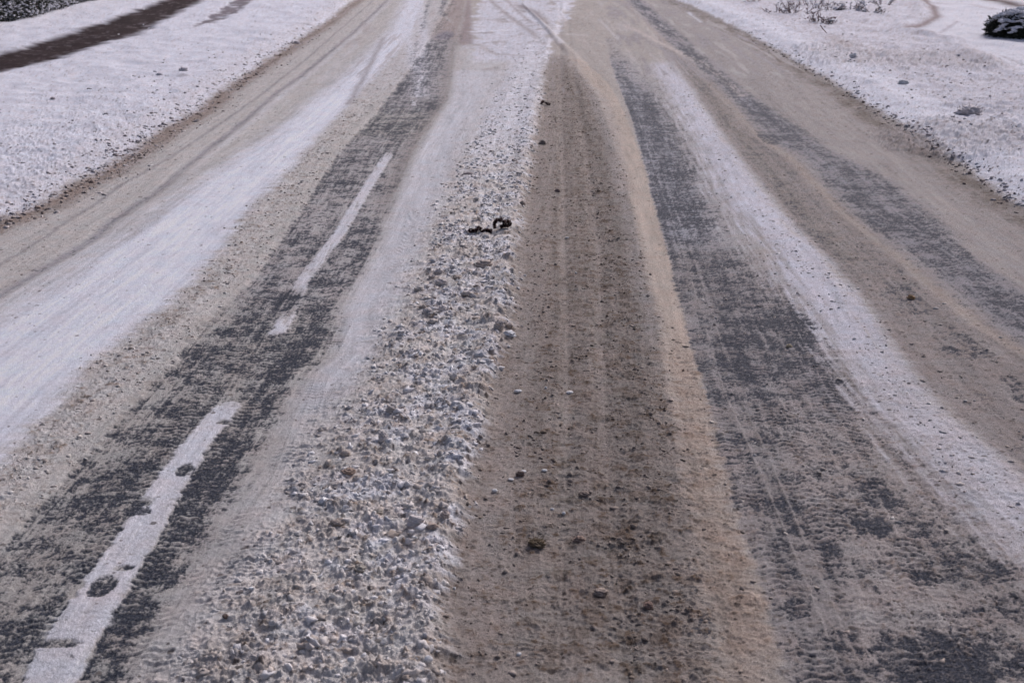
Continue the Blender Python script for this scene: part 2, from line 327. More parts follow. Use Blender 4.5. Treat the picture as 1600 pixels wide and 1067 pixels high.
# verges
vl = sm(-.15, .75, VL(Y) + .05 * j1 - X); vr = sm(-.12, .60, X - VR(Y) + .05 * j1)
lay(sm(-.05, .22, VL(Y) + .09 * j1 + .09 * j2 - X - .02), (.745, .75, .80), 0, .16, .30, .5)
lay(sm(-.04, .13, X - VR(Y) + .08 * j1 + .07 * j2 - .02), (.745, .75, .80), 0, .20, .35, .5)
lay(np.exp(-((X - VL(Y) + .30) / .32) ** 2) * vl, (.60, .575, .59), 0, .40, .6, .8, k=.7)
lay(sm(.7, 1.6, X - VR(Y)) * sm(-.5, .5, big + .6), (.60, .585, .625), 0, .5, .45, .8, k=.7)
dirt = np.clip(blob(1330, 85, .9, 2.5, VZ) + blob(1500, 210, 1.0, 1.5, VZ) + blob(1480, 95, 1.5, 1.5, VZ), 0, 1)
lay(dirt, (.50, .465, .465), 0, .6, .55, .9, k=.45)
# driveway snow, right: smooth with wheel marks
DWL = Line([(-40, 1380), (0, 1445), (20, 1452), (45, 1420), (60, 1500), (90, 1540), (130, 1640)], VZ)
dwy = sm(-.1, .35, X - DWL(Y) + .1 * j1) * sm(YW(150), YW(120), Y)
lay(dwy, (.71, .71, .75), 0, .04, .12, .2)
for pts, w, c, k in [([(1418, 46), (1445, 36), (1464, 24), (1458, 10), (1430, -6)], .14, (.20, .13, .12), .8), ([(1462, 52), (1478, 44), (1496, 32)], .07, (.42, .38, .41), .6),
                     ([(1430, 2), (1500, 4), (1560, 14)], .16, (.46, .42, .44), .5), ([(1560, 85), (1600, 100)], .08, (.36, .34, .37), .6), ([(1430, 54), (1470, 51)], .05, (.42, .4, .44), .5),
                     ([(1530, -6), (1570, 2), (1610, 10), (1660, 18)], .40, (.07, .04, .038), .95), ([(1320, 75), (1300, 58)], .2, (.50, .42, .38), .4)]:
    smear(pts, w, c, k, z=VZ)
# footpath, left: bare wet brown tarmac
pw = X + .10 * fbm(X * .8, Y * .5, 1.8, 3, 71) + .13 * fbm(X * .35, Y * 1.1, 3, 3, 72)
path_in = sm(-.10, .30, pw - PATH_F(Y)) * sm(-.10, .30, PATH_N(Y) - pw)
p2 = sm(-.02, .10, pw - P2F(Y)) * sm(-.02, .10, P2N(Y) - pw) * sm(YW(56), YW(44), Y)
thin = sm(.1, .6, fbm(X * .4, Y * 2.0, 3, 3, 73))
lay(path_in * (1 - .0 * thin), (.032, .018, .019), 0, .03, .0, .3, k=1)
lay(path_in * sm(.45, .1, PATH_N(Y) - pw) * sm(-.2, .3, fbm(X * .4, Y * 2, 2.5, 3, 74)), (.40, .37, .39), 0, .03, .0, .3, k=.8)
lay(path_in * sm(.1, .9, fbm(X * .5, Y * 1.2, 5, 4, 75, .7)), (.20, .17, .18), k=.55)
lay(p2 * (1 - .8 * thin), (.13, .10, .11), 0, .03, .0, .3, k=.85)
bw, brv = worley(X, Y, 5.5, 91)
lay(path_in * (bw < .12) * (brv > .93), WHITE, k=1)
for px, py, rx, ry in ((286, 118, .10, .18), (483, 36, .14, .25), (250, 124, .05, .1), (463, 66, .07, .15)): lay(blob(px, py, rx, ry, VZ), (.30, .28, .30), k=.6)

# ------------------------------------------------------------------ relief
step_y = np.gradient(Yr); stepf = np.repeat(step_y, NU); dens = sm(.14, .02, stepf)    # fine relief only where the sheet is fine enough
wa = fbm(X, Y, 30, 2, 97); wb = fbm(X + 5, Y + 9, 30, 2, 99)
w1, r1 = worley(X + .012 * wa, Y + .012 * wb, 9, 101); w2, r2 = worley(X + .008 * wa, Y + .008 * wb, 23, 103); w3, r3 = worley(X + .004 * wa, Y + .004 * wb, 38, 105)
patch = uni(fbm(X, Y, 2.6, 2, 107)); patch2 = uni(fbm(X, Y, 6, 2, 109))
def dome(w, r, lo): return np.sqrt(np.clip(1 - (w / (.34 + .22 * r)) ** 2, 0, 1)) * np.clip((r - lo) / (1 - lo), 0, 1) ** .5
d1 = dome(w1, r1, .70); d2 = dome(w2, r2, .35); d3 = dome(w3, r3, .1)
f1 = fbm(X, Y, 26, 4, 111, .6); f2 = fbm(X, Y, 75, 3, 113, .65); f0 = fbm(X, Y, 9, 3, 115)
fl = fbm(X * .62 + .01 * j2, Y * 1.3 + .02 * j1, 24, 3, 129, .7); fl2 = fbm(X * .6 + .02 * j2, Y * 1.2, 9, 3, 131, .65)
lm = lump * (.45 + .9 * patch2)
z = lm * ((.018 * d1 * lump + .010 * d2 + .007 * d3) * (1 + .5 * f1) + .014 * np.clip(f0, -1, 1) + .007 * f1 + .0015 * f2 + .008 * fl2) * (.35 + .65 * dens)
z += fine * (.0024 * f1 + .0022 * fl) * dens + fine * .0020 * f2 * dens
# cover of slush over the asphalt
Xq = X + .022 * j2 + .03 * j1; Yq = Y + .03 * fbm(X + 3, Y, 5, 3, 201)
un = uni(.55 * fbm(Xq * .75 + Yq * .35, Yq * .9 - Xq * .4, 17, 4, 121, .65) + .50 * (1 - .6 * sm(9, 18, Y)) * fbm(X * .8 + Y * .5, Y * .8 - X * .5, 55, 3, 123, .8) + .42 * fbm(Xq * .7, Yq * 1.1, 4, 3, 125) + .24 * streak2 + .18 * streak + .22 * fbm(X * .9, Y * .6, 1.2, 2, 127), .62)
# tread pattern
def tread(L, w, off=0, pitch=.030, Xa=None):
    xx = X - L(Y) - off
    ins = sm(w, w * .8, np.abs(xx)); s_ = np.sin((Y + .25 * np.abs(xx)) * 2 * math.pi / pitch + 1.2 * np.sin(xx * 60))
    return ins, s_
tr = np.zeros(N); tline = np.zeros(N)
for L, w, off, pt in ((TA, .095, -.12, .056), (TB, .13, .15, .058), (TC, .15, 0, .056), (TL, .11, -.13, .056), (TL, .11, .15, .056), (TM, .11, .0, .052), (D3C, .10, -.25, .036), (G1, .10, .06, .034), (B3, .10, .2, .034), (A2, .1, .25, .036)):
    i_, s_ = tread(L, w, off, pt); tr += i_ * s_ * sm(.2, .8, patch) * (1 if L is not G1 and L is not B3 else .5)
for L, off in ((TA, 0), (TB, 0), (TC, -.1), (TC, .05), (TL, 0), (TL, .035), (TM, -.05), (TM, 0), (TM, .09), (D3C, -.10), (D3C, .13), (A1, .05), (G2, .0), (G3, .0), (T1, .1)):
    wob = .004 * noise(X * 0 + 3, Y * 2, 5)
    tline = np.maximum(tline, np.exp(-((X + wob - L(Y) - off) / .0085) ** 2) * sm(.05, .5, uni(fbm(X * 0 + 1.5, Y, 1.2, 2, 133))))
tline *= .62 * (Y < YW(150)) * (1 - dm); tr *= (Y < YW(330)) * dens * (1 - dm)
aeff = np.clip(np.minimum(asp * .98, .80) - .35 * tline - .16 * tr * (asp > .08), 0, 1)
aeff = np.where(asp < .035, 0, aeff)
sf = .12 + .16 * sm(8, 24, Y); cover_gap = (.97 - .08 * sm(9, 24, Y)) * sm(-sf, sf + .06, aeff - un * .95 - .01)
ag = fbm(X * .65, Y * 1.35, 85, 2, 137); ag2 = fbm(X * .6, Y * 1.3, 34, 2, 139)
cover_gap = cover_gap * (1 - .48 * sm(.2, .8, ag * .7 + ag2 * .6) * (1 - .5 * sm(8, 20, Y)))
barek = sm(0, .5, cover_gap)               # 1 = bare asphalt
z += -.006 * cover_gap * (1 - .3 * dens) + .0035 * tline + .0040 * tr * (1 - cover_gap)
dotm = (uni(f2, .5) > .86) * cover_gap
# larger forms
z += .055 * band(CL, CR, .35, .09) * (1 - .4 * sm(YW(250), YW(80), Y)) + .030 * ridge(CR, .10, J, -.12) * band(CL, CR, .2, .03) * sm(YW(90), YW(200), Y)
rc = (RL(Y) + RR(Y)) / 2; rw = (RR(Y) - RL(Y)) / 2 + .02
z += .045 * np.clip(1 - ((X - rc) / rw) ** 2, 0, 1) * sm(YW(75), YW(110), -Y + YW(75) + YW(110)) 
z += .016 * band(W1R, A1, .15, .04) + .02 * band(W2L, W2R, .25, .2) + .018 * band(W1L, W1R, .3, .15) + .012 * band(CR, RL, .05, .05)
z -= .014 * ridge(T1, .07) + .010 * ridge(G2, .05) + .008 * ridge(G3, .05)
z += .006 * dm
vz = fbm(X, Y, .8, 3, 141)
z += np.maximum(vl, vr) * (VZ + .04 * vz) + .012 * np.maximum(vl, vr) * sm(-.05, .5, f0 + .2) * lump * (.3 + .7 * dens) + np.maximum(vl, vr) * (.022 * fbm(X, Y, 1.8, 2, 143) + .006 * f1 * dens)
w4, r4 = worley(X + .05 * j2, Y + .05 * j1, 4.2, 145); w5, r5 = worley(X + .03 * j2, Y, 9.5, 147)
z += vr * (1 - dwy) * (.045 * dome(w4, r4, .45) + .02 * dome(w5, r5, .3)) * sm(.5, 1.3, X - VR(Y)) * (.35 + .65 * dens) + vl * .022 * dome(w5, r5, .55) * dens * (1 - sm(1.6, 3, VL(Y) - X))
z += .05 * dirt * (1 + .5 * f0) - .04 * dwy - .035 * path_in - .02 * p2
z += .06 * np.exp(-((X - DWL(Y) + .25) / .22) ** 2) * sm(YW(150), YW(120), Y)

# ------------------------------------------------------------------ colour of the cover (dirt, grit, wet slush)
hgt = .5 * d1 * lump + .6 * d2 + .3 * d3
cd = uni(fbm(X, Y, 11, 3, 151, .6)); ce = uni(f1, .5)
# wetter, browner clods where grit has gathered
dk = sm(.60, .92, .55 * cd + .45 * ce + .10 * (patch - .5)) * np.clip(spk * 1.5, 0, 1)
dk = np.clip(dk + .5 * spk * (d1 > .15) * (lump > .3), 0, 1)
wet = np.array((.42, .345, .285))
col = col * (1 - dk[:, None]) + col * wet[None] * dk[:, None] * 1.25
# snow caught between and on the clods of the middle ridge
fresh = band(CL, CR, .2, .06, 1010, 60, Xa=J2) * sm(.42, .78, patch * .6 + .4 * uni(f0)) * (1 - .8 * dk)
fresh *= .45 + .55 * sm(-.2, .6, (X - CL(Y)) / np.maximum(CR(Y) - CL(Y), .1))
col = col * (1 - .8 * fresh[:, None]) + np.array((.78, .78, .81)) * .8 * fresh[:, None]
# dark flecks where wet grit shows between the grains
fk = sm(.25, .95, fl * .75 + fl2 * .55 + .3 * (patch - .5)) * np.clip(spk * 1.25, 0, 1) * (1 - .6 * np.maximum(vl, vr))
col = col * (1 - .75 * fk[:, None]) + col * np.array((.33, .30, .27)) * .75 * fk[:, None]
lt = sm(.3, 1., -fl * .7 - fl2 * .4) * (1 - dm) * np.clip(spk * 1.3, 0, 1); col = col * (1 + .24 * lt[:, None])
# grit specks
gw, gr = worley(X, Y, 34, 161); g2w, g2r = worley(X, Y, 13, 163)
sp = (gw < .30) * (gr > 1 - .16 * spk) + (g2w < .22) * (g2r > 1 - .14 * spk) * 1.0
sp = np.clip(sp, 0, 1) * (1 - cover_gap) * np.clip(dens + .5, 0, 1)
col = col * (1 - .75 * sp[:, None]) + np.array((.10, .08, .07)) * .75 * sp[:, None]
# streak tint, pinkish and greenish drift of the dirt
col *= (1 + (.10 * np.clip(streak, -1.2, 1.2) + .15 * np.clip(streak2, -1.2, 1.2) + .09 * np.clip(f2, -1.2, 1.2))[:, None] * (1 - np.maximum(vl, vr))[:, None] + .05 * mid[:, None] + .16 * (ce - .5)[:, None])
tl = fbm(X, Y, 5, 3, 171)[:, None] * np.array((.035, -.01, -.03)); col *= (1 + tl)
col += (.10 * tline * (1 - np.maximum(vl, vr)))[:, None] * (np.array((.62, .57, .52)) - col)
col = np.clip(col, .02, .85)

# ------------------------------------------------------------------ materials
def new_mat(name, rough=.7, spec=.3):
    m = bpy.data.materials.new(name); m.use_nodes = True
    b = m.node_tree.nodes['Principled BSDF']; b.inputs['Roughness'].default_value = rough
    b.inputs['Specular IOR Level'].default_value = spec
    return m, m.node_tree, b
def vary(nt, b, c, scale=30, amt=.25, bump=.3, bscale=60, dist=.01, c2=None, thr=None):
    tc = nt.nodes.new('ShaderNodeTexCoord'); n = nt.nodes.new('ShaderNodeTexNoise'); n.inputs['Scale'].default_value = scale; n.inputs['Detail'].default_value = 6
    nt.links.new(tc.outputs['Object'], n.inputs['Vector'])
    r = nt.nodes.new('ShaderNodeValToRGB'); e = r.color_ramp.elements
    e[0].position, e[1].position = thr or (.35, .65)
    c2 = c2 or tuple(v * (1 - amt * 2) for v in c); e[0].color = (*c2, 1); e[1].color = (*c, 1)
    nt.links.new(n.outputs['Fac'], r.inputs[0]); nt.links.new(r.outputs[0], b.inputs['Base Color'])
    n2 = nt.nodes.new('ShaderNodeTexNoise'); n2.inputs['Scale'].default_value = bscale; n2.inputs['Detail'].default_value = 5
    nt.links.new(tc.outputs['Object'], n2.inputs['Vector'])
    bp = nt.nodes.new('ShaderNodeBump'); bp.inputs['Strength'].default_value = bump; bp.inputs['Distance'].default_value = dist
    nt.links.new(n2.outputs['Fac'], bp.inputs['Height']); nt.links.new(bp.outputs[0], b.inputs['Normal'])

gm, nt, b = new_mat('slush_and_asphalt', .8, .06)
L_ = nt.links.new
ac = nt.nodes.new('ShaderNodeAttribute'); ac.attribute_name = 'cover_colour'
aa = nt.nodes.new('ShaderNodeAttribute'); aa.attribute_name = 'bare'
tc = nt.nodes.new('ShaderNodeTexCoord')
def nz(scale, detail=3, rough=.6):
    n = nt.nodes.new('ShaderNodeTexNoise'); n.inputs['Scale'].default_value = scale; n.inputs['Detail'].default_value = detail; n.inputs['Roughness'].default_value = rough
    L_(tc.outputs['Object'], n.inputs['Vector']); return n.outputs['Fac']
def mapr(v, a, b_, c, d):
    m = nt.nodes.new('ShaderNodeMapRange'); m.inputs[1].default_value = a; m.inputs[2].default_value = b_; m.inputs[3].default_value = c; m.inputs[4].default_value = d
    L_(v, m.inputs[0]); return m.outputs[0]
def mixc(f, a, c, mode='MIX'):
    m = nt.nodes.new('ShaderNodeMix'); m.data_type = 'RGBA'; m.blend_type = mode
    for s_, v in ((m.inputs[0], f), (m.inputs[6], a), (m.inputs[7], c)):
        if hasattr(v, 'node'): L_(v, s_)
        else: s_.default_value = v
    return m.outputs[2]
grain = nz(260, 3, .7)
gv = mapr(grain, .34, .66, .50, 1.38)
comb = nt.nodes.new('ShaderNodeCombineXYZ'); [L_(gv, comb.inputs[i]) for i in range(3)]
cover = mixc(1.0, ac.outputs['Color'], comb.outputs[0], 'MULTIPLY')
asph = mixc(mapr(nz(330, 2, .6), .50, .60, 0, 1), (.007, .011, .020, 1), (.044, .056, .085, 1))
asph = mixc(mapr(nz(90, 4, .7), .50, .66, 0, .6), asph, (.13, .14, .175, 1))
L_(mixc(aa.outputs['Fac'], cover, asph), b.inputs['Base Color'])
L_(mapr(aa.outputs['Fac'], 0, 1, .85, .7), b.inputs['Roughness'])
bp = nt.nodes.new('ShaderNodeBump'); bp.inputs['Strength'].default_value = .9; bp.inputs['Distance'].default_value = .012
L_(nz(170, 4, .7), bp.inputs['Height']); L_(bp.outputs[0], b.inputs['Normal'])

# ------------------------------------------------------------------ build the sheet as its separate pieces
V = np.stack([X, Y, z], 1)
idx = (np.arange(NV - 1)[:, None] * NU + np.arange(NU - 1)[None]).ravel()
Q = np.stack([idx, idx + 1, idx + 1 + NU, idx + NU], 1)
fx = X[Q].mean(1); fy = Y[Q].mean(1)
cls = np.zeros(len(Q), int)
cls[fx < VL(fy)] = 1; cls[fx > VR(fy)] = 2
mid_path = (path_in[Q].mean(1) > .5) & (cls == 1); cls[mid_path] = 3
cls[(dwy[Q].mean(1) > .5) & (cls == 2)] = 4
for k, m in enumerate(dash): cls[(m[Q].mean(1) > .5) & (cls == 0)] = 5 + k
normals_src = None
def sheet(name, sel):
    q = Q[sel]; used, inv = np.unique(q.ravel(), return_inverse=True); inv = inv.reshape(-1)
    me = bpy.data.meshes.new(name); me.vertices.add(len(used)); me.vertices.foreach_set('co', V[used].ravel())
    me.loops.add(len(inv)); me.loops.foreach_set('vertex_index', inv.astype(np.int32))
    me.polygons.add(len(q)); me.polygons.foreach_set('loop_start', np.arange(0, len(inv), 4, dtype=np.int32))
    me.polygons.foreach_set('loop_total', np.full(len(q), 4, np.int32)); me.polygons.foreach_set('use_smooth', np.ones(len(q), bool))
    me.update(calc_edges=True)
    ca = me.attributes.new('cover_colour', 'FLOAT_COLOR', 'POINT'); ca.data.foreach_set('color', np.concatenate([col[used], np.ones((len(used), 1))], 1).astype(np.float32).ravel())
    ba = me.attributes.new('bare', 'FLOAT', 'POINT'); ba.data.foreach_set('value', (cover_gap * (1 - .35 * dotm))[used].astype(np.float32))
    me.materials.append(gm); o = bpy.data.objects.new(name, me); COL.objects.link(o); return o
tag(sheet('road', cls == 0), kind='structure')
tag(sheet('verge', cls == 1), kind='structure')
tag(sheet('verge', cls == 2), kind='structure')
tag(sheet('footpath', cls == 3), kind='structure')
tag(sheet('driveway', cls == 4), kind='structure')
for k in range(3): tag(sheet('lane_marking', cls == 5 + k), kind='structure')

Z2 = z.reshape(NV, NU)
def ground_z(x, y):
    i = int(np.clip(np.searchsorted(Yr, y), 1, NV - 1)); u = x / (y * K + CAM_H * ST); k = int(np.clip(np.searchsorted(U, u), 1, NU - 1))
    return float(Z2[i - 1:i + 1, k - 1:k + 1].mean())
def on(px, py, zz=0):
    x, y = gp(px, py, zz); return Vector((x, y, ground_z(x, y)))

# ------------------------------------------------------------------ loose things
def ico(sub):
    bm = bmesh.new(); bmesh.ops.create_icosphere(bm, subdivisions=sub, radius=1)
    v = np.array([p.co[:] for p in bm.verts]); f = np.array([[q.index for q in p.verts] for p in bm.faces]); bm.free(); return v, f
I1, I2, I3, I4 = ico(1), ico(2), ico(3), ico(4)
def mesh_from(name, v, f, mat, parent=None, smooth=True, colour=None):
    me = bpy.data.meshes.new(name); v = np.asarray(v, np.float32); f = np.asarray(f, np.int32); k = f.shape[1]
    me.vertices.add(len(v)); me.vertices.foreach_set('co', v.ravel())
    me.loops.add(f.size); me.loops.foreach_set('vertex_index', f.ravel())
    me.polygons.add(len(f)); me.polygons.foreach_set('loop_start', np.arange(0, f.size, k, dtype=np.int32)); me.polygons.foreach_set('loop_total', np.full(len(f), k, np.int32))
    me.polygons.foreach_set('use_smooth', np.full(len(f), smooth)); me.update(calc_edges=True)
    if colour is not None:
        ca = me.attributes.new('cover_colour', 'FLOAT_COLOR', 'POINT'); ca.data.foreach_set('color', np.concatenate([colour, np.ones((len(v), 1))], 1).astype(np.float32).ravel())
    me.materials.append(mat); o = bpy.data.objects.new(name, me); COL.objects.link(o); o.parent = parent; return o
def empty(name, loc):
    o = bpy.data.objects.new(name, None); COL.objects.link(o); o.location = loc; o.empty_display_size = .1; return o
rng = np.random.default_rng(5)
def n3(p, f, s):            # cheap solid noise for lumps
    return noise(p[:, 0] * f + 3.1 * p[:, 2] * f, p[:, 1] * f - 1.7 * p[:, 2] * f, s) + .5 * noise(p[:, 1] * f * 2 + p[:, 2] * f, p[:, 2] * f * 2 - p[:, 0] * f, s + 3)

cm, nt2, cb = new_mat('crumb_snow', .8, .08)
a2 = nt2.nodes.new('ShaderNodeAttribute'); a2.attribute_name = 'cover_colour'
t2 = nt2.nodes.new('ShaderNodeTexCoord'); nn = nt2.nodes.new('ShaderNodeTexNoise'); nn.inputs['Scale'].default_value = 240; nn.inputs['Detail'].default_value = 4
nt2.links.new(t2.outputs['Object'], nn.inputs['Vector'])
mr = nt2.nodes.new('ShaderNodeMapRange'); mr.inputs[1].default_value = .3; mr.inputs[2].default_value = .7; mr.inputs[3].default_value = .72; mr.inputs[4].default_value = 1.2
nt2.links.new(nn.outputs['Fac'], mr.inputs[0])
cx_ = nt2.nodes.new('ShaderNodeVectorMath'); cx_.operation = 'SCALE'; nt2.links.new(a2.outputs['Color'], cx_.inputs[0]); nt2.links.new(mr.outputs[0], cx_.inputs['Scale'])
nt2.links.new(cx_.outputs[0], cb.inputs['Base Color'])
b2 = nt2.nodes.new('ShaderNodeBump'); b2.inputs['Strength'].default_value = .6; b2.inputs['Distance'].default_value = .005
nt2.links.new(nn.outputs['Fac'], b2.inputs['Height']); nt2.links.new(b2.outputs[0], cb.inputs['Normal'])

# crumbs nobody could count: thrown-up grains and small clods
cellA = np.gradient(Yr)[:, None] * (np.gradient(U)[None, :] * (Yr[:, None] * K + CAM_H * ST)); cellA = cellA.ravel()
inview = (np.abs(Ug.ravel()) < .43) * (Y > 4.2) * np.clip(1.15 - Y / 34, 0, 1) ** 1.5
def scatter(name, dens_, n, smin, smax, cols, flat=.7):
    w = np.clip(dens_, 0, 9) * inview * cellA; w = w / w.sum()
    ii = rng.choice(N, n, p=w); B, F = I2 if smax > .018 else I1; nb = len(B)
    s_ = smin + (smax - smin) * rng.random(n) ** 3.0
    th = rng.random(n) * 6.283; vv = np.repeat(B[None], n, 0) * (1 + .55 * n3(np.repeat(B[None], n, 0).reshape(-1, 3) + np.repeat(rng.random((n, 3)) * 90, nb, 0), 1.3, 5).reshape(n, nb, 1))
    vv = vv * (1 + .24 * rng.standard_normal((n, nb, 1)))
    ax = 1 + .45 * rng.standard_normal((n, 1, 3)).clip(-1.2, 1.2); ax[:, :, 2] = flat * (1 + .3 * rng.random((n, 1))); vv = vv * ax * s_[:, None, None]
    x_ = vv[..., 0] * np.cos(th)[:, None] - vv[..., 1] * np.sin(th)[:, None]; y_ = vv[..., 0] * np.sin(th)[:, None] + vv[..., 1] * np.cos(th)[:, None]
    P = np.stack([x_ + X[ii][:, None], y_ + Y[ii][:, None], vv[..., 2] + (z[ii] - s_ * .12)[:, None]], -1).reshape(-1, 3)
    ci = rng.integers(0, len(cols), n); c_ = np.array(cols)[ci] * (1 + .16 * rng.standard_normal((n, 1)))
    c_ = c_ * .6 + .4 * col[ii] if flat != .71 else c_
    o = mesh_from(name, P, (np.repeat(F[None], n, 0) + (np.arange(n) * nb)[:, None, None]).reshape(-1, 3), cm, colour=np.repeat(np.clip(c_, .03, .8), nb, 0))
    return tag(o, kind='stuff')
ridge_m = band(CL, CR, .18, .05, Xa=J2)
rot = .25 + patch ** 2
tag(scatter('slush_crumbs', ridge_m * rot * (.35 + .65 * sm(YW(150), YW(300), Y)), 6000, .003, .023, [(.66, .64, .63), (.60, .57, .54), (.50, .44, .39), (.72, .72, .74), (.68, .67, .67), (.40, .34, .29)]), 'small dirty white crumbs of slush heaped along the middle ridge', 'slush')
tag(scatter('slush_crumbs', band(CR, RL, .04, .06, 1100, 85) * (.15 + patch ** 2 * (.3 + ridge(B3, .3) + .6 * ridge(G1, .15))) + .12 * band(RL, RR, .05, .05, 1100, 500), 4200, .003, .016, [(.22, .18, .15), (.17, .14, .115), (.30, .25, .215)]), 'brown crumbs of wet slush scattered over the brown strip', 'slush')
tag(scatter('slush_crumbs', band(W1R, A1, .12, .03, Xa=J2) * (.1 + patch ** 2) + .5 * band(W2L, W2R, .1, .3, 1000, 380, Xa=J2) * patch ** 2 + .35 * band(RR, D3L, .1, .1) * patch2 ** 3, 4200, .003, .017, [(.50, .45, .40), (.40, .35, .30), (.30, .25, .21), (.56, .54, .52)]), 'tan crumbs of slush along the tracks and the white strips', 'slush')
tag(scatter('dirt_crumbs', np.exp(-((X - VL(Y) + .05) / .28) ** 2) * (.2 + patch ** 2) + .6 * np.exp(-((X - VR(Y) - .06) / .16) ** 2) + .05 * (X < VL(Y)) * (X > VL(Y) - 2.2) * patch + .16 * (X > VR(Y) + .6) * (X < VR(Y) + 3.5) * patch ** 2, 4200, .003, .028, [(.26, .20, .17), (.38, .34, .32), (.18, .14, .12), (.52, .49, .50)]), 'dark crumbs of dirt and snow scattered on the verges', 'dirt')

def lump_obj(name, px, py, wpx, hpx, c, label, cat, group=None, sub=I4, z0=None, hollow=0, rough=.4, sink=.30):
    if cat == 'slush clod': c = tuple(min(.72, v * (1.7 if max(c) < .26 else 1.42)) for v in c); hpx *= .9; sink = .5
    if name == 'turf_clod': sink = .42
    if cat == 'snow clod': sink = .75; c = tuple(min(.74, v * 1.35) for v in c)
    p = on(px, py + hpx * .5); dep = p.y * K + CAM_H * ST; w = wpx / FPX * dep / 2; h = hpx / FPX * dep / 2
    B, F = sub; q = rng.random(3) * 60
    r = 1 + rough * n3(B + q, 1.1, 21) + rough * .45 * n3(B + q, 3.2, 27) + rough * .22 * n3(B + q, 8, 33)
    v = B * r[:, None] * np.array((w, (w * .5 + h * .5), h * 1.02)); a = rng.random() * .8 - .4
    v = v @ np.array(((math.cos(a), math.sin(a), 0), (-math.sin(a), math.cos(a), 0), (0, 0, 1)))
    cc = np.array(c)[None] * (1 + .30 * n3(B + q, 2.5, 41)[:, None] + .15 * n3(B + q, 9, 43)[:, None])
    o = mesh_from(name, v, F, cm, colour=np.clip(cc, .03, .8)); o.location = (p.x, p.y + w * .3, p.z + h * (1 - sink) * .7)
    return tag(o, label, cat, group)
GR_, BR_, DK_, PW_ = (.40, .365, .345), (.27, .22, .185), (.16, .135, .12), (.64, .61, .58)
G = 'larger lumps of slush on the road'
for px, py, w, h, c, lb in (
    (686, 431, 13, 12, GR_, 'grey slush lump topping the close cluster on the ridge below the torn scrap'),
    (689, 449, 16, 12, GR_, 'wide grey slush lump at the bottom of the close cluster on the ridge'),
    (713, 444, 14, 9, (.33, .28, .24), 'flat brownish lump right of the close cluster on the slush ridge'),
    (675, 441, 11, 7, (.36, .32, .29), 'small grey brown lump at the left of the close cluster on the ridge'),
    (756, 421, 24, 12, (.34, .29, .255), 'broad brown grey clod on the ridge just below the torn dark scrap'),
    (655, 458, 15, 8, (.36, .33, .30), 'flat grey clod at the left edge of the ridge below the close cluster'),
    (668, 497, 15, 12, GR_, 'round grey lump standing in white snow on the left of the ridge'),
    (677, 512, 15, 9, (.38, .34, .31), 'flat grey lump touching the round one in white snow'),
    (691, 491, 12, 14, (.46, .42, .40), 'tall pale grey lump right of the round lump in white snow'),
    (730, 471, 18, 9, (.35, .31, .28), 'low grey brown clod in the middle of the slush ridge'),
    (795, 527, 19, 13, PW_, 'pale round snowball lying at the right edge of the slush ridge'),
    (780, 522, 15, 18, (.37, .33, .30), 'grey clod leaning against the pale snowball'),
    (613, 650, 18, 17, (.34, .31, .285), 'dark grey ball of slush left on the ridge beside the pale strip'),
    (599, 692, 14, 26, (.42, .385, .365), 'upright grey shard of slush below the dark grey ball'),
    (545, 749, 20, 11, (.28, .21, .165), 'brown flattened clod at the left foot of the ridge'),
    (615, 748, 15, 9, DK_, 'small near black clod among white crumbs'),
    (540, 719, 14, 9, (.36, .31, .27), 'small grey brown clod just above the brown flattened clod'),
    (591, 813, 15, 10, (.22, .20, .17), 'dark olive clod on white snow of the near ridge'),
    (650, 830, 28, 24, (.40, .37, .36), 'largest grey rough clod on the near ridge'),
    (696, 822, 13, 17, (.34, .29, .265), 'upright brown grey clod right of the largest clod'),
    (676, 846, 17, 10, (.33, .265, .22), 'warm brown clod under the largest grey clod'),
    (563, 903, 18, 16, (.24, .22, .19), 'dark clod with an olive tint lower left of the largest clod'),
    (528, 830, 22, 13, (.25, .21, .18), 'dark brown clod breaking through the cream slush at the near left'),
    (353, 971, 9, 8, (.12, .09, .075), 'tiny dark brown crumb in the cream slush near the bottom left'),
    (813, 743, 14, 9, (.10, .075, .065), 'dark brown pebble like clod beside the white ice chips'),
    (848, 223, 11, 9, (.14, .12, .11), 'black round clod at the far end of the brown slush'),
    (871, 298, 8, 7, (.14, .11, .10), 'small dark clod in the brown slush beyond the torn scrap'),
    (906, 844, 16, 11, (.17, .125, .10), 'dark brown clod right of the grassy tuft'),
    (912, 774, 15, 11, (.15, .12, .10), 'dark clod above the grassy tuft in the brown slush'),
    (938, 928, 22, 12, (.19, .155, .13), 'wide dark clod in the near brown slush'),
    (1013, 948, 14, 13, (.17, .12, .095), 'rusty dark clod near the bottom beside the tan ridge'),
    (1424, 463, 11, 9, (.24, .16, .09), 'rusty brown clod in the right lane beside a dark wheel track'),
    (1233, 539, 9, 7, (.35, .29, .20), 'small yellowish clod at the edge of the second white strip'),
    (816, 325, 9, 8, (.20, .17, .15), 'small dark clod on the ridge edge just above the torn scrap'),
    (731, 277, 16, 6, (.26, .23, .22), 'thin flat dark clod on the left side of the far ridge')):
    lump_obj('slush_clod', px, py, w, h, c, lb, 'slush clod', G)
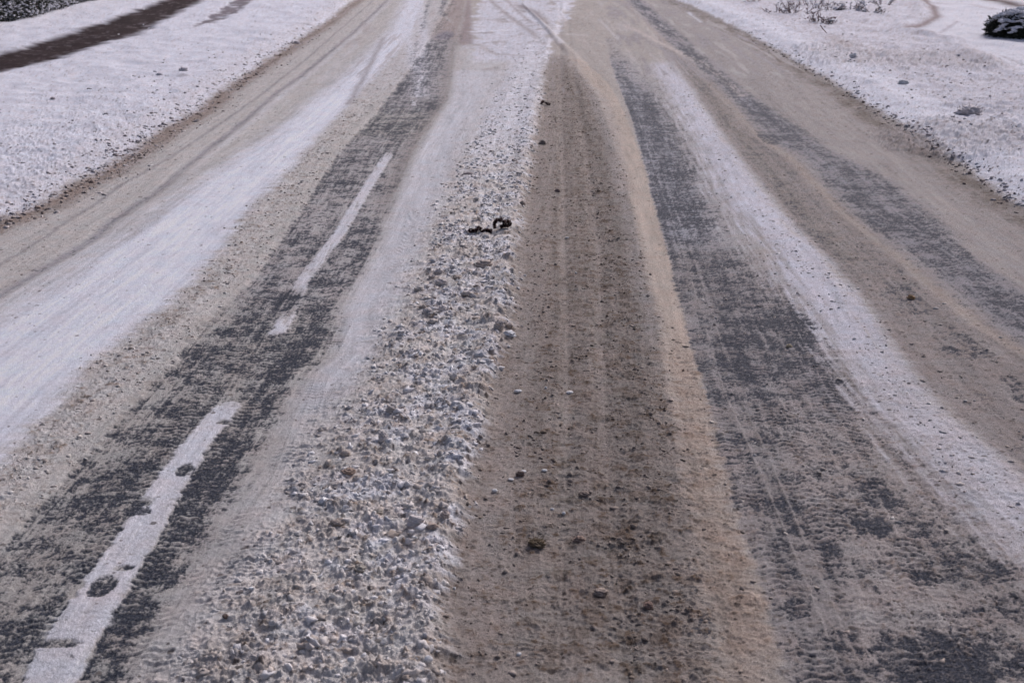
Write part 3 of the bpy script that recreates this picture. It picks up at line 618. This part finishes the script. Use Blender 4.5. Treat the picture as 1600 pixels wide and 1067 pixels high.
for px, py, w, h, c, lb in ((287, 117, 13, 8, (.46, .43, .44), 'grey clod alone on the left verge between footpath and road'),
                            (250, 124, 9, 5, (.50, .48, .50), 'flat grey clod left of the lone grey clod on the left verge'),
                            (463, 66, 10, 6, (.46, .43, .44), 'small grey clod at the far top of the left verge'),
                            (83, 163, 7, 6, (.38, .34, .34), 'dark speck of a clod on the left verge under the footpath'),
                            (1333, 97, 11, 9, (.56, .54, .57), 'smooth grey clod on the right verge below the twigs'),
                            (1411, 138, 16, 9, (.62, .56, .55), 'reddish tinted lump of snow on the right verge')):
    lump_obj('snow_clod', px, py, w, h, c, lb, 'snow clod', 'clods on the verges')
G = 'white ice chips on the slush'
for px, py, w, h, lb in ((809, 614, 12, 5, 'long white ice chip in the middle of the brown slush, left of its equal twin'), (890, 614, 11, 4, 'long white ice chip in the brown slush, right of its twin at the same distance'),
    (853, 608, 4, 4, 'tiny ice chip halfway between the two long white chips'), (818, 739, 9, 4, 'white ice chip touching the dark pebble like clod'), (851, 739, 9, 4, 'white ice chip just right of the dark pebble like clod'),
    (798, 752, 9, 4, 'white ice chip on the near left of the dark pebble like clod'), (773, 769, 9, 6, 'blunt white ice chip beside the foot of the ridge'), (881, 804, 6, 5, 'bright white ice chip above right of the grassy tuft'),
    (863, 797, 6, 3, 'thin ice chip paired with the bright chip above the grassy tuft'), (550, 1054, 12, 9, 'white chunk of ice on the ridge at the bottom edge of the view'), (670, 1054, 13, 12, 'largest white chunk of ice at the very near right end of the ridge'),
    (576, 949, 8, 6, 'small white chip on the near ridge under the olive tinted clod'), (710, 923, 5, 5, 'small white chip on the right border of the near ridge'), (811, 1024, 8, 5, 'low white chip alone near the bottom of the brown slush'),
    (820, 433, 5, 3, 'speck of white ice at the ridge border across from the close cluster'), (900, 428, 4, 3, 'speck of white ice between two pale streaks of the brown slush'), (795, 545, 5, 4, 'small white chip lying just below the pale snowball'),
    (886, 373, 6, 2, 'flat sliver of ice in the brown slush level with the torn scrap'), (686, 877, 7, 4, 'pale chip in white snow below the warm brown clod'), (557, 976, 9, 4, 'flat pale chip in the ridge left of the near end')):
    lump_obj('ice_chip', px, py, w, h, (.78, .77, .75), lb, 'ice chip', G, sub=I3, rough=.25, sink=.1)

# ---- tubes and leaves
def tubes(paths, seg=5):
    vs, fs = [], []
    for P, R in paths:
        P = [Vector(p) for p in P]; base = len(vs)
        for i, p in enumerate(P):
            d = (P[min(i + 1, len(P) - 1)] - P[max(i - 1, 0)]).normalized(); a = d.orthogonal().normalized(); b_ = d.cross(a)
            for k in range(seg):
                an = 2 * math.pi * k / seg; vs.append(p + (a * math.cos(an) + b_ * math.sin(an)) * R[i])
        for i in range(len(P) - 1):
            for k in range(seg):
                q = base + i * seg; fs.append((q + k, q + (k + 1) % seg, q + seg + (k + 1) % seg, q + seg + k))
    return np.array([v[:] for v in vs]), np.array(fs)
def leaves(P, size, tilt=1.0, aspect=.5, up=None):
    """small folded leaves at points P"""
    n = len(P); d = rng.standard_normal((n, 3)); d[:, 2] = d[:, 2] * .6 * tilt; d /= np.linalg.norm(d, axis=1, keepdims=True)
    r = rng.standard_normal((n, 3)); sd = np.cross(d, r); sd /= np.linalg.norm(sd, axis=1, keepdims=True); nr = np.cross(d, sd)
    s_ = (size * (.6 + .8 * rng.random(n)))[:, None]
    a = P; tip = P + d * s_; m = P + d * s_ * .5; l = m + sd * s_ * aspect * .5 + nr * s_ * .12; rr = m - sd * s_ * aspect * .5 + nr * s_ * .12
    v = np.stack([a, l, tip, rr], 1).reshape(-1, 3); f = np.arange(4 * n).reshape(n, 4)
    return v, f
def blobs(P, s_, flat=.5, B_=None):
    B, F = B_ or I1; n = len(P); nb = len(B)
    v = B[None] * (1 + .28 * rng.standard_normal((n, nb, 1))) * (1 + .4 * rng.standard_normal((n, 1, 3)).clip(-1, 1)) * np.array((1, 1, flat)) * np.asarray(s_)[:, None, None] + P[:, None]
    return v.reshape(-1, 3), (F[None] + (np.arange(n) * nb)[:, None, None]).reshape(-1, 3)
leafm, nt3, b3 = new_mat('evergreen_leaf', .55, .3); vary(nt3, b3, (.045, .050, .035), 25, .3, .1)
leafr, nt4, b4 = new_mat('wine_leaf', .6, .3); vary(nt4, b4, (.15, .05, .055), 25, .3, .1)
twigm, nt5, b5 = new_mat('twig_bark', .7, .2); vary(nt5, b5, (.13, .05, .045), 60, .25, .2)
snowm, nt6, b6 = new_mat('clean_snow', .75, .2); vary(nt6, b6, (.72, .72, .76), 40, .05, .5, 80, .01)
rubm, nt7, b7 = new_mat('dark_scrap', .5, .35); vary(nt7, b7, (.12, .045, .045), 50, .3, .5, 90, .004, c2=(.03, .018, .018))
strawm, nt8, b8 = new_mat('dead_grass', .7, .2); vary(nt8, b8, (.20, .145, .08), 60, .25, .1)

# hedge
def hedge():
    base = [on(x, y, VZ) for x, y in ((-150, 64), (-60, 46), (0, 38), (60, 28), (110, 12), (150, 2), (195, -9))]
    h0 = base[2]; t = empty('hedge', h0); tag(t, 'dark clipped hedge dusted with snow beyond the footpath', 'hedge')
    bx = np.array([p[:] for p in base]); seg = np.linalg.norm(np.diff(bx, axis=0), axis=1); cum = np.concatenate([[0], np.cumsum(seg)])
    def at(s_, o_, zz):
        x = np.interp(s_, cum, bx[:, 0]); y = np.interp(s_, cum, bx[:, 1]); dx = np.interp(s_ + .1, cum, bx[:, 0]) - np.interp(s_ - .1, cum, bx[:, 0]); dy = np.interp(s_ + .1, cum, bx[:, 1]) - np.interp(s_ - .1, cum, bx[:, 1])
        l = np.hypot(dx, dy) + 1e-6
        return np.stack([x - dy / l * o_, y + dx / l * o_, zz + np.interp(s_, cum, bx[:, 2])], -1) - np.array(h0[:])
    n = 26000; s_ = rng.random(n) * cum[-1]; zz = rng.random(n) * 1.15 + .0; o_ = .08 + rng.random(n) ** 1.6 * .9
    o_ = o_ + .10 * noise(s_ * 2.2, zz * 2.5, 9) + .12 * np.clip(.18 - zz, 0, 1) / .18; zz += .06 * noise(s_ * 3, o_ * 3, 4)
    mesh_from('foliage', *leaves(at(s_, o_, zz), .075, 1, .6), leafm, t, smooth=False)
    n = 5200; s2 = rng.random(n) * cum[-1]; z2 = .08 + rng.random(n) * 1.08; o2 = .05 + .10 * noise(s2 * 2.2, z2 * 2.5, 9) + .06 * rng.random(n)
    k = noise(s2 * 7, z2 * 8, 12) > -.25
    mesh_from('snow', *blobs(at(s2, o2, z2)[k], .014 + .030 * rng.random(k.sum()) ** 1.5, .45), snowm, t)
    n = 900; s3 = rng.random(n) * cum[-1]; o3 = .1 + rng.random(n) * .85
    mesh_from('snow', *blobs(at(s3, o3, np.full(n, 1.17)), .05 + .07 * rng.random(n), .4), snowm, t)
    ps = []
    for k in range(70):
        s4 = rng.random() * cum[-1]; p0 = at(np.array([s4]), np.array([.35]), np.array([-.1]))[0]; p1 = p0 + rng.standard_normal(3) * .08 + np.array((0, 0, .55)); p2 = p1 + rng.standard_normal(3) * .12 + np.array((0, 0, .45))
        ps.append(([p0, p1, p2], [.014, .01, .005]))
    v, f = tubes(ps); mesh_from('branches', v, f, twigm, t)
hedge()

def twig_shrub(px, py, w, h, nst, label, leafn=60, snown=14, mat=leafr, seed=0, lean=0):
    r = random.Random(seed); p = on(px, py, VZ); t = empty('twiggy_shrub', (p.x, p.y, p.z - .02)); tag(t, label, 'shrub', 'twiggy shrubs half buried in the right verge')
    dep = p.y * K + CAM_H * ST; W = 1.5 * w / FPX * dep; Hh = 1.35 * h / FPX * dep; ps = []; tips = []
    for k in range(nst):
        a = r.uniform(0, 6.28); rr = r.random() ** .5 * W * .25; q = Vector((math.cos(a) * rr, math.sin(a) * rr * .7, -.04)); d = Vector((math.cos(a) * r.uniform(.3, 1) + lean, math.sin(a) * .5, r.uniform(.35, 1))).normalized()
        L = Hh * r.uniform(.6, 1.15); pts = [q]
        for j in range(4):
            d = (d + Vector((r.uniform(-.35, .35), r.uniform(-.35, .35), r.uniform(-.25, .15)))).normalized(); pts.append(pts[-1] + d * L / 4); tips.append(pts[-1])
        ps.append((pts, [.011, .009, .007, .006, .003]))
        for j in (1, 2, 3):
            if r.random() < .75:
                e = (d + Vector((r.uniform(-1, 1), r.uniform(-1, 1), r.uniform(-.1, .6)))).normalized(); b0 = pts[j]; b1 = b0 + e * L * .22; b2_ = b1 + (e + Vector((0, 0, .3))).normalized() * L * .16
                ps.append(([b0, b1, b2_], [.007, .005, .003])); tips += [b1, b2_]
    v, f = tubes(ps); mesh_from('twigs', v, f, twigm, t)
    T = np.array([q[:] for q in tips]); c = T[rng.integers(0, len(T), leafn)] + rng.standard_normal((leafn, 3)) * .02
    if leafn: mesh_from('leaves', *leaves(c, .055, .6, .5), mat, t, smooth=False)
    if snown:
        c = T[rng.integers(0, len(T), snown)] + np.array((0, 0, .018)); mesh_from('snow', *blobs(c, .018 + .03 * rng.random(snown), .45), snowm, t)
twig_shrub(1219, 20, 34, 20, 12, 'leftmost of the reddish twiggy shrubs poking out of the right verge', 50, 14, leafr, 1)
twig_shrub(1248, 22, 40, 20, 12, 'reddish twigs arching over snow right beside the leftmost shrub', 60, 22, leafr, 2, .3)
twig_shrub(1281, 36, 20, 14, 13, 'small dense wine coloured shrub standing nearest the road among the twigs', 130, 6, leafr, 3)
twig_shrub(1293, 38, 12, 10, 7, 'tiny green grey tuft of twigs beside the dense wine coloured shrub', 40, 6, leafm, 13)
twig_shrub(1268, 10, 55, 16, 12, 'snow laden twigs at the top behind the dense wine coloured shrub', 70, 60, leafr, 4)
twig_shrub(1300, 16, 40, 14, 11, 'dark leafy twigs under snow in the middle of the shrub row', 90, 50, leafm, 5)
twig_shrub(1332, 16, 40, 14, 13, 'dark twigs bearing thick snow right of the middle of the shrub row', 120, 70, leafm, 6)
twig_shrub(1362, 20, 26, 14, 10, 'blackish leafy twig clump near the right end of the shrub row', 90, 16, leafm, 7)
twig_shrub(1378, 8, 26, 14, 9, 'rightmost snowy twig clump of the shrub row beside the driveway', 60, 26, leafm, 8)
twig_shrub(1178, 5, 30, 10, 7, 'small reddish tuft at the top edge left of the shrub row', 30, 8, leafr, 9)
p0, p1 = on(1281, 51, VZ), on(1286, 60, VZ); v, f = tubes([([(0, 0, .16), (.06, -.05, .08), (.15, -.1, -.02)], [.012, .011, .007])])
o = mesh_from('stick', v, f, twigm); o.location = p0; tag(o, 'single thin dark stick lying on the right verge below the twigs', 'stick')

def dome_shrub():
    p = on(1612, 58, VZ); t = empty('evergreen_shrub', p); tag(t, 'low dark evergreen shrub weighed down by layered snow at the right edge', 'shrub')
    n = 9000; u = rng.standard_normal((n, 3)); u /= np.linalg.norm(u, axis=1, keepdims=True); u[:, 2] = abs(u[:, 2]); r = (.62 + .38 * rng.random(n) ** .5)[:, None] * (1 + .2 * noise(u[:, 0] * 3, u[:, 1] * 3 + u[:, 2] * 3, 3))[:, None]
    q = u * r * np.array((.80, .75, .50)) * (1 + .35 * noise(u[:, 0] * 2.3 + 7, u[:, 1] * 2.3 + u[:, 2] * 2.3, 31))[:, None] + np.array((0, .55, .02))
    mesh_from('foliage', *leaves(q * (1 + .12 * noise(q[:, 0] * 9, q[:, 1] * 9 + q[:, 2] * 9, 2))[:, None], .13, 1, .25), leafm, t, smooth=False)
    n = 4500; u = rng.standard_normal((n, 3)); u /= np.linalg.norm(u, axis=1, keepdims=True); u[:, 2] = abs(u[:, 2]) * .9 + .06; q = u * np.array((.72, .75, .55)) * (1 + .2 * noise(u[:, 0] * 3, u[:, 1] * 3 + u[:, 2] * 3, 3))[:, None] * 1.10 + np.array((0, .55, .05))
    lay_ = (noise(q[:, 0] * 5 + 2, q[:, 1] * 5 + q[:, 2] * 9, 8) + q[:, 2] * 1.7 > .62) & (q[:, 2] > .13)
    mesh_from('snow', *blobs(q[lay_], .022 + .04 * rng.random(lay_.sum()), .4), snowm, t)
    ps = []
    for k in range(40):
        a = rng.random() * 6.28; ps.append(([(0, .55, -.05), (math.cos(a) * .3, .55 + math.sin(a) * .3, .18), (math.cos(a) * .7, .55 + math.sin(a) * .7, .10 + .3 * rng.random())], [.014, .01, .005]))
    v, f = tubes(ps); mesh_from('branches', v, f, twigm, t)
dome_shrub()

# torn scraps on the ridge
def ribbon(name, px, py, pts, w, label, th=.02):
    p = on(px, py); bm = bmesh.new(); rows = []; r = random.Random(px)
    P = [Vector(q) for q in pts]; fine_ = []
    for a, b_ in zip(P[:-1], P[1:]):
        for k in range(5): fine_.append(a.lerp(b_, k / 5))
    fine_.append(P[-1])
    for i, q in enumerate(fine_):
        d = (fine_[min(i + 1, len(fine_) - 1)] - fine_[max(i - 1, 0)]).normalized(); s_ = Vector((0, 1, .3 * math.sin(i * .5))); ww = w * (.55 + .45 * math.sin(i * 1.3) ** 2) * r.uniform(.7, 1.15)
        rows.append([bm.verts.new(q + s_ * ww * kk + d.cross(s_) * th * math.sin(kk * 5 + i)) for kk in (-1, -.5, 0, .5, 1)])
    for a, b_ in zip(rows[:-1], rows[1:]):
        for k in range(4): bm.faces.new((a[k], a[k + 1], b_[k + 1], b_[k]))
    bmesh.ops.solidify(bm, geom=bm.faces[:], thickness=th); me = bpy.data.meshes.new(name); bm.to_mesh(me); bm.free()
    for q in me.polygons: q.use_smooth = True
    me.materials.append(rubm); o = bpy.data.objects.new(name, me); COL.objects.link(o); o.location = p; tag(o, label, 'scrap'); return o
ribbon('torn_scrap', 782, 370, [(-.055, 0, 0), (-.060, .0, .05), (-.035, .01, .085), (0, .01, .085), (.03, 0, .07), (.07, 0, .075), (.10, 0, .05), (.07, -.01, .03), (.03, 0, .035), (.0, 0, .005)], .034, 'curled dark red brown scrap standing up on the slush ridge')
ribbon('torn_scrap', 748, 374, [(-.10, 0, .012), (-.07, 0, .022), (-.03, .01, .02), (-.005, 0, .04), (.02, 0, .038), (.035, 0, .012), (.08, .01, .02), (.13, .01, .012)], .030, 'flat dark strip lying left of the curled scrap', .022)
# clump on the right verge and grassy tuft in the slush
def tuft(name, px, py, w, h, c, label, nb, bl, mat, sub=I4):
    o = lump_obj(name, px, py, w, h, c, label, 'clump', sub=sub, rough=.6)
    d = o.dimensions; q = []
    for k in range(nb):
        a = rng.random() * 6.28; rr = rng.random() ** .5 * .42; p0_ = Vector((math.cos(a) * rr * d.x, math.sin(a) * rr * d.y, d.z * (.46 - rr * .55))); e = Vector((math.cos(a) * .9 + rng.standard_normal() * .4, math.sin(a) * .6, .5 + rng.random() * .9)).normalized() * bl * (.5 + rng.random())
        q.append(([p0_, p0_ + e * .6, p0_ + e + Vector((0, 0, -bl * .3))], [.0024 * bl / .06, .002 * bl / .06, .001 * bl / .06]))
    v, f = tubes(q, 4); mesh_from('dry_blades', v, f, mat, o)
tuft('turf_clod', 1516, 182, 36, 17, (.66, .61, .60), 'rough brownish clod of snow and turf alone on the right verge', 26, .05, twigm)
tuft('grass_tuft', 839, 852, 24, 12, (.18, .14, .095), 'brown grassy tuft frozen into the brown slush', 90, .022, strawm)
o = ribbon('torn_scrap', 850, 166, [(-.05, 0, .01), (-.02, 0, .06), (.01, 0, .05), (.06, 0, .015), (.10, 0, .01)], .03, 'small black pointed scrap at the far end of the slush ridge')
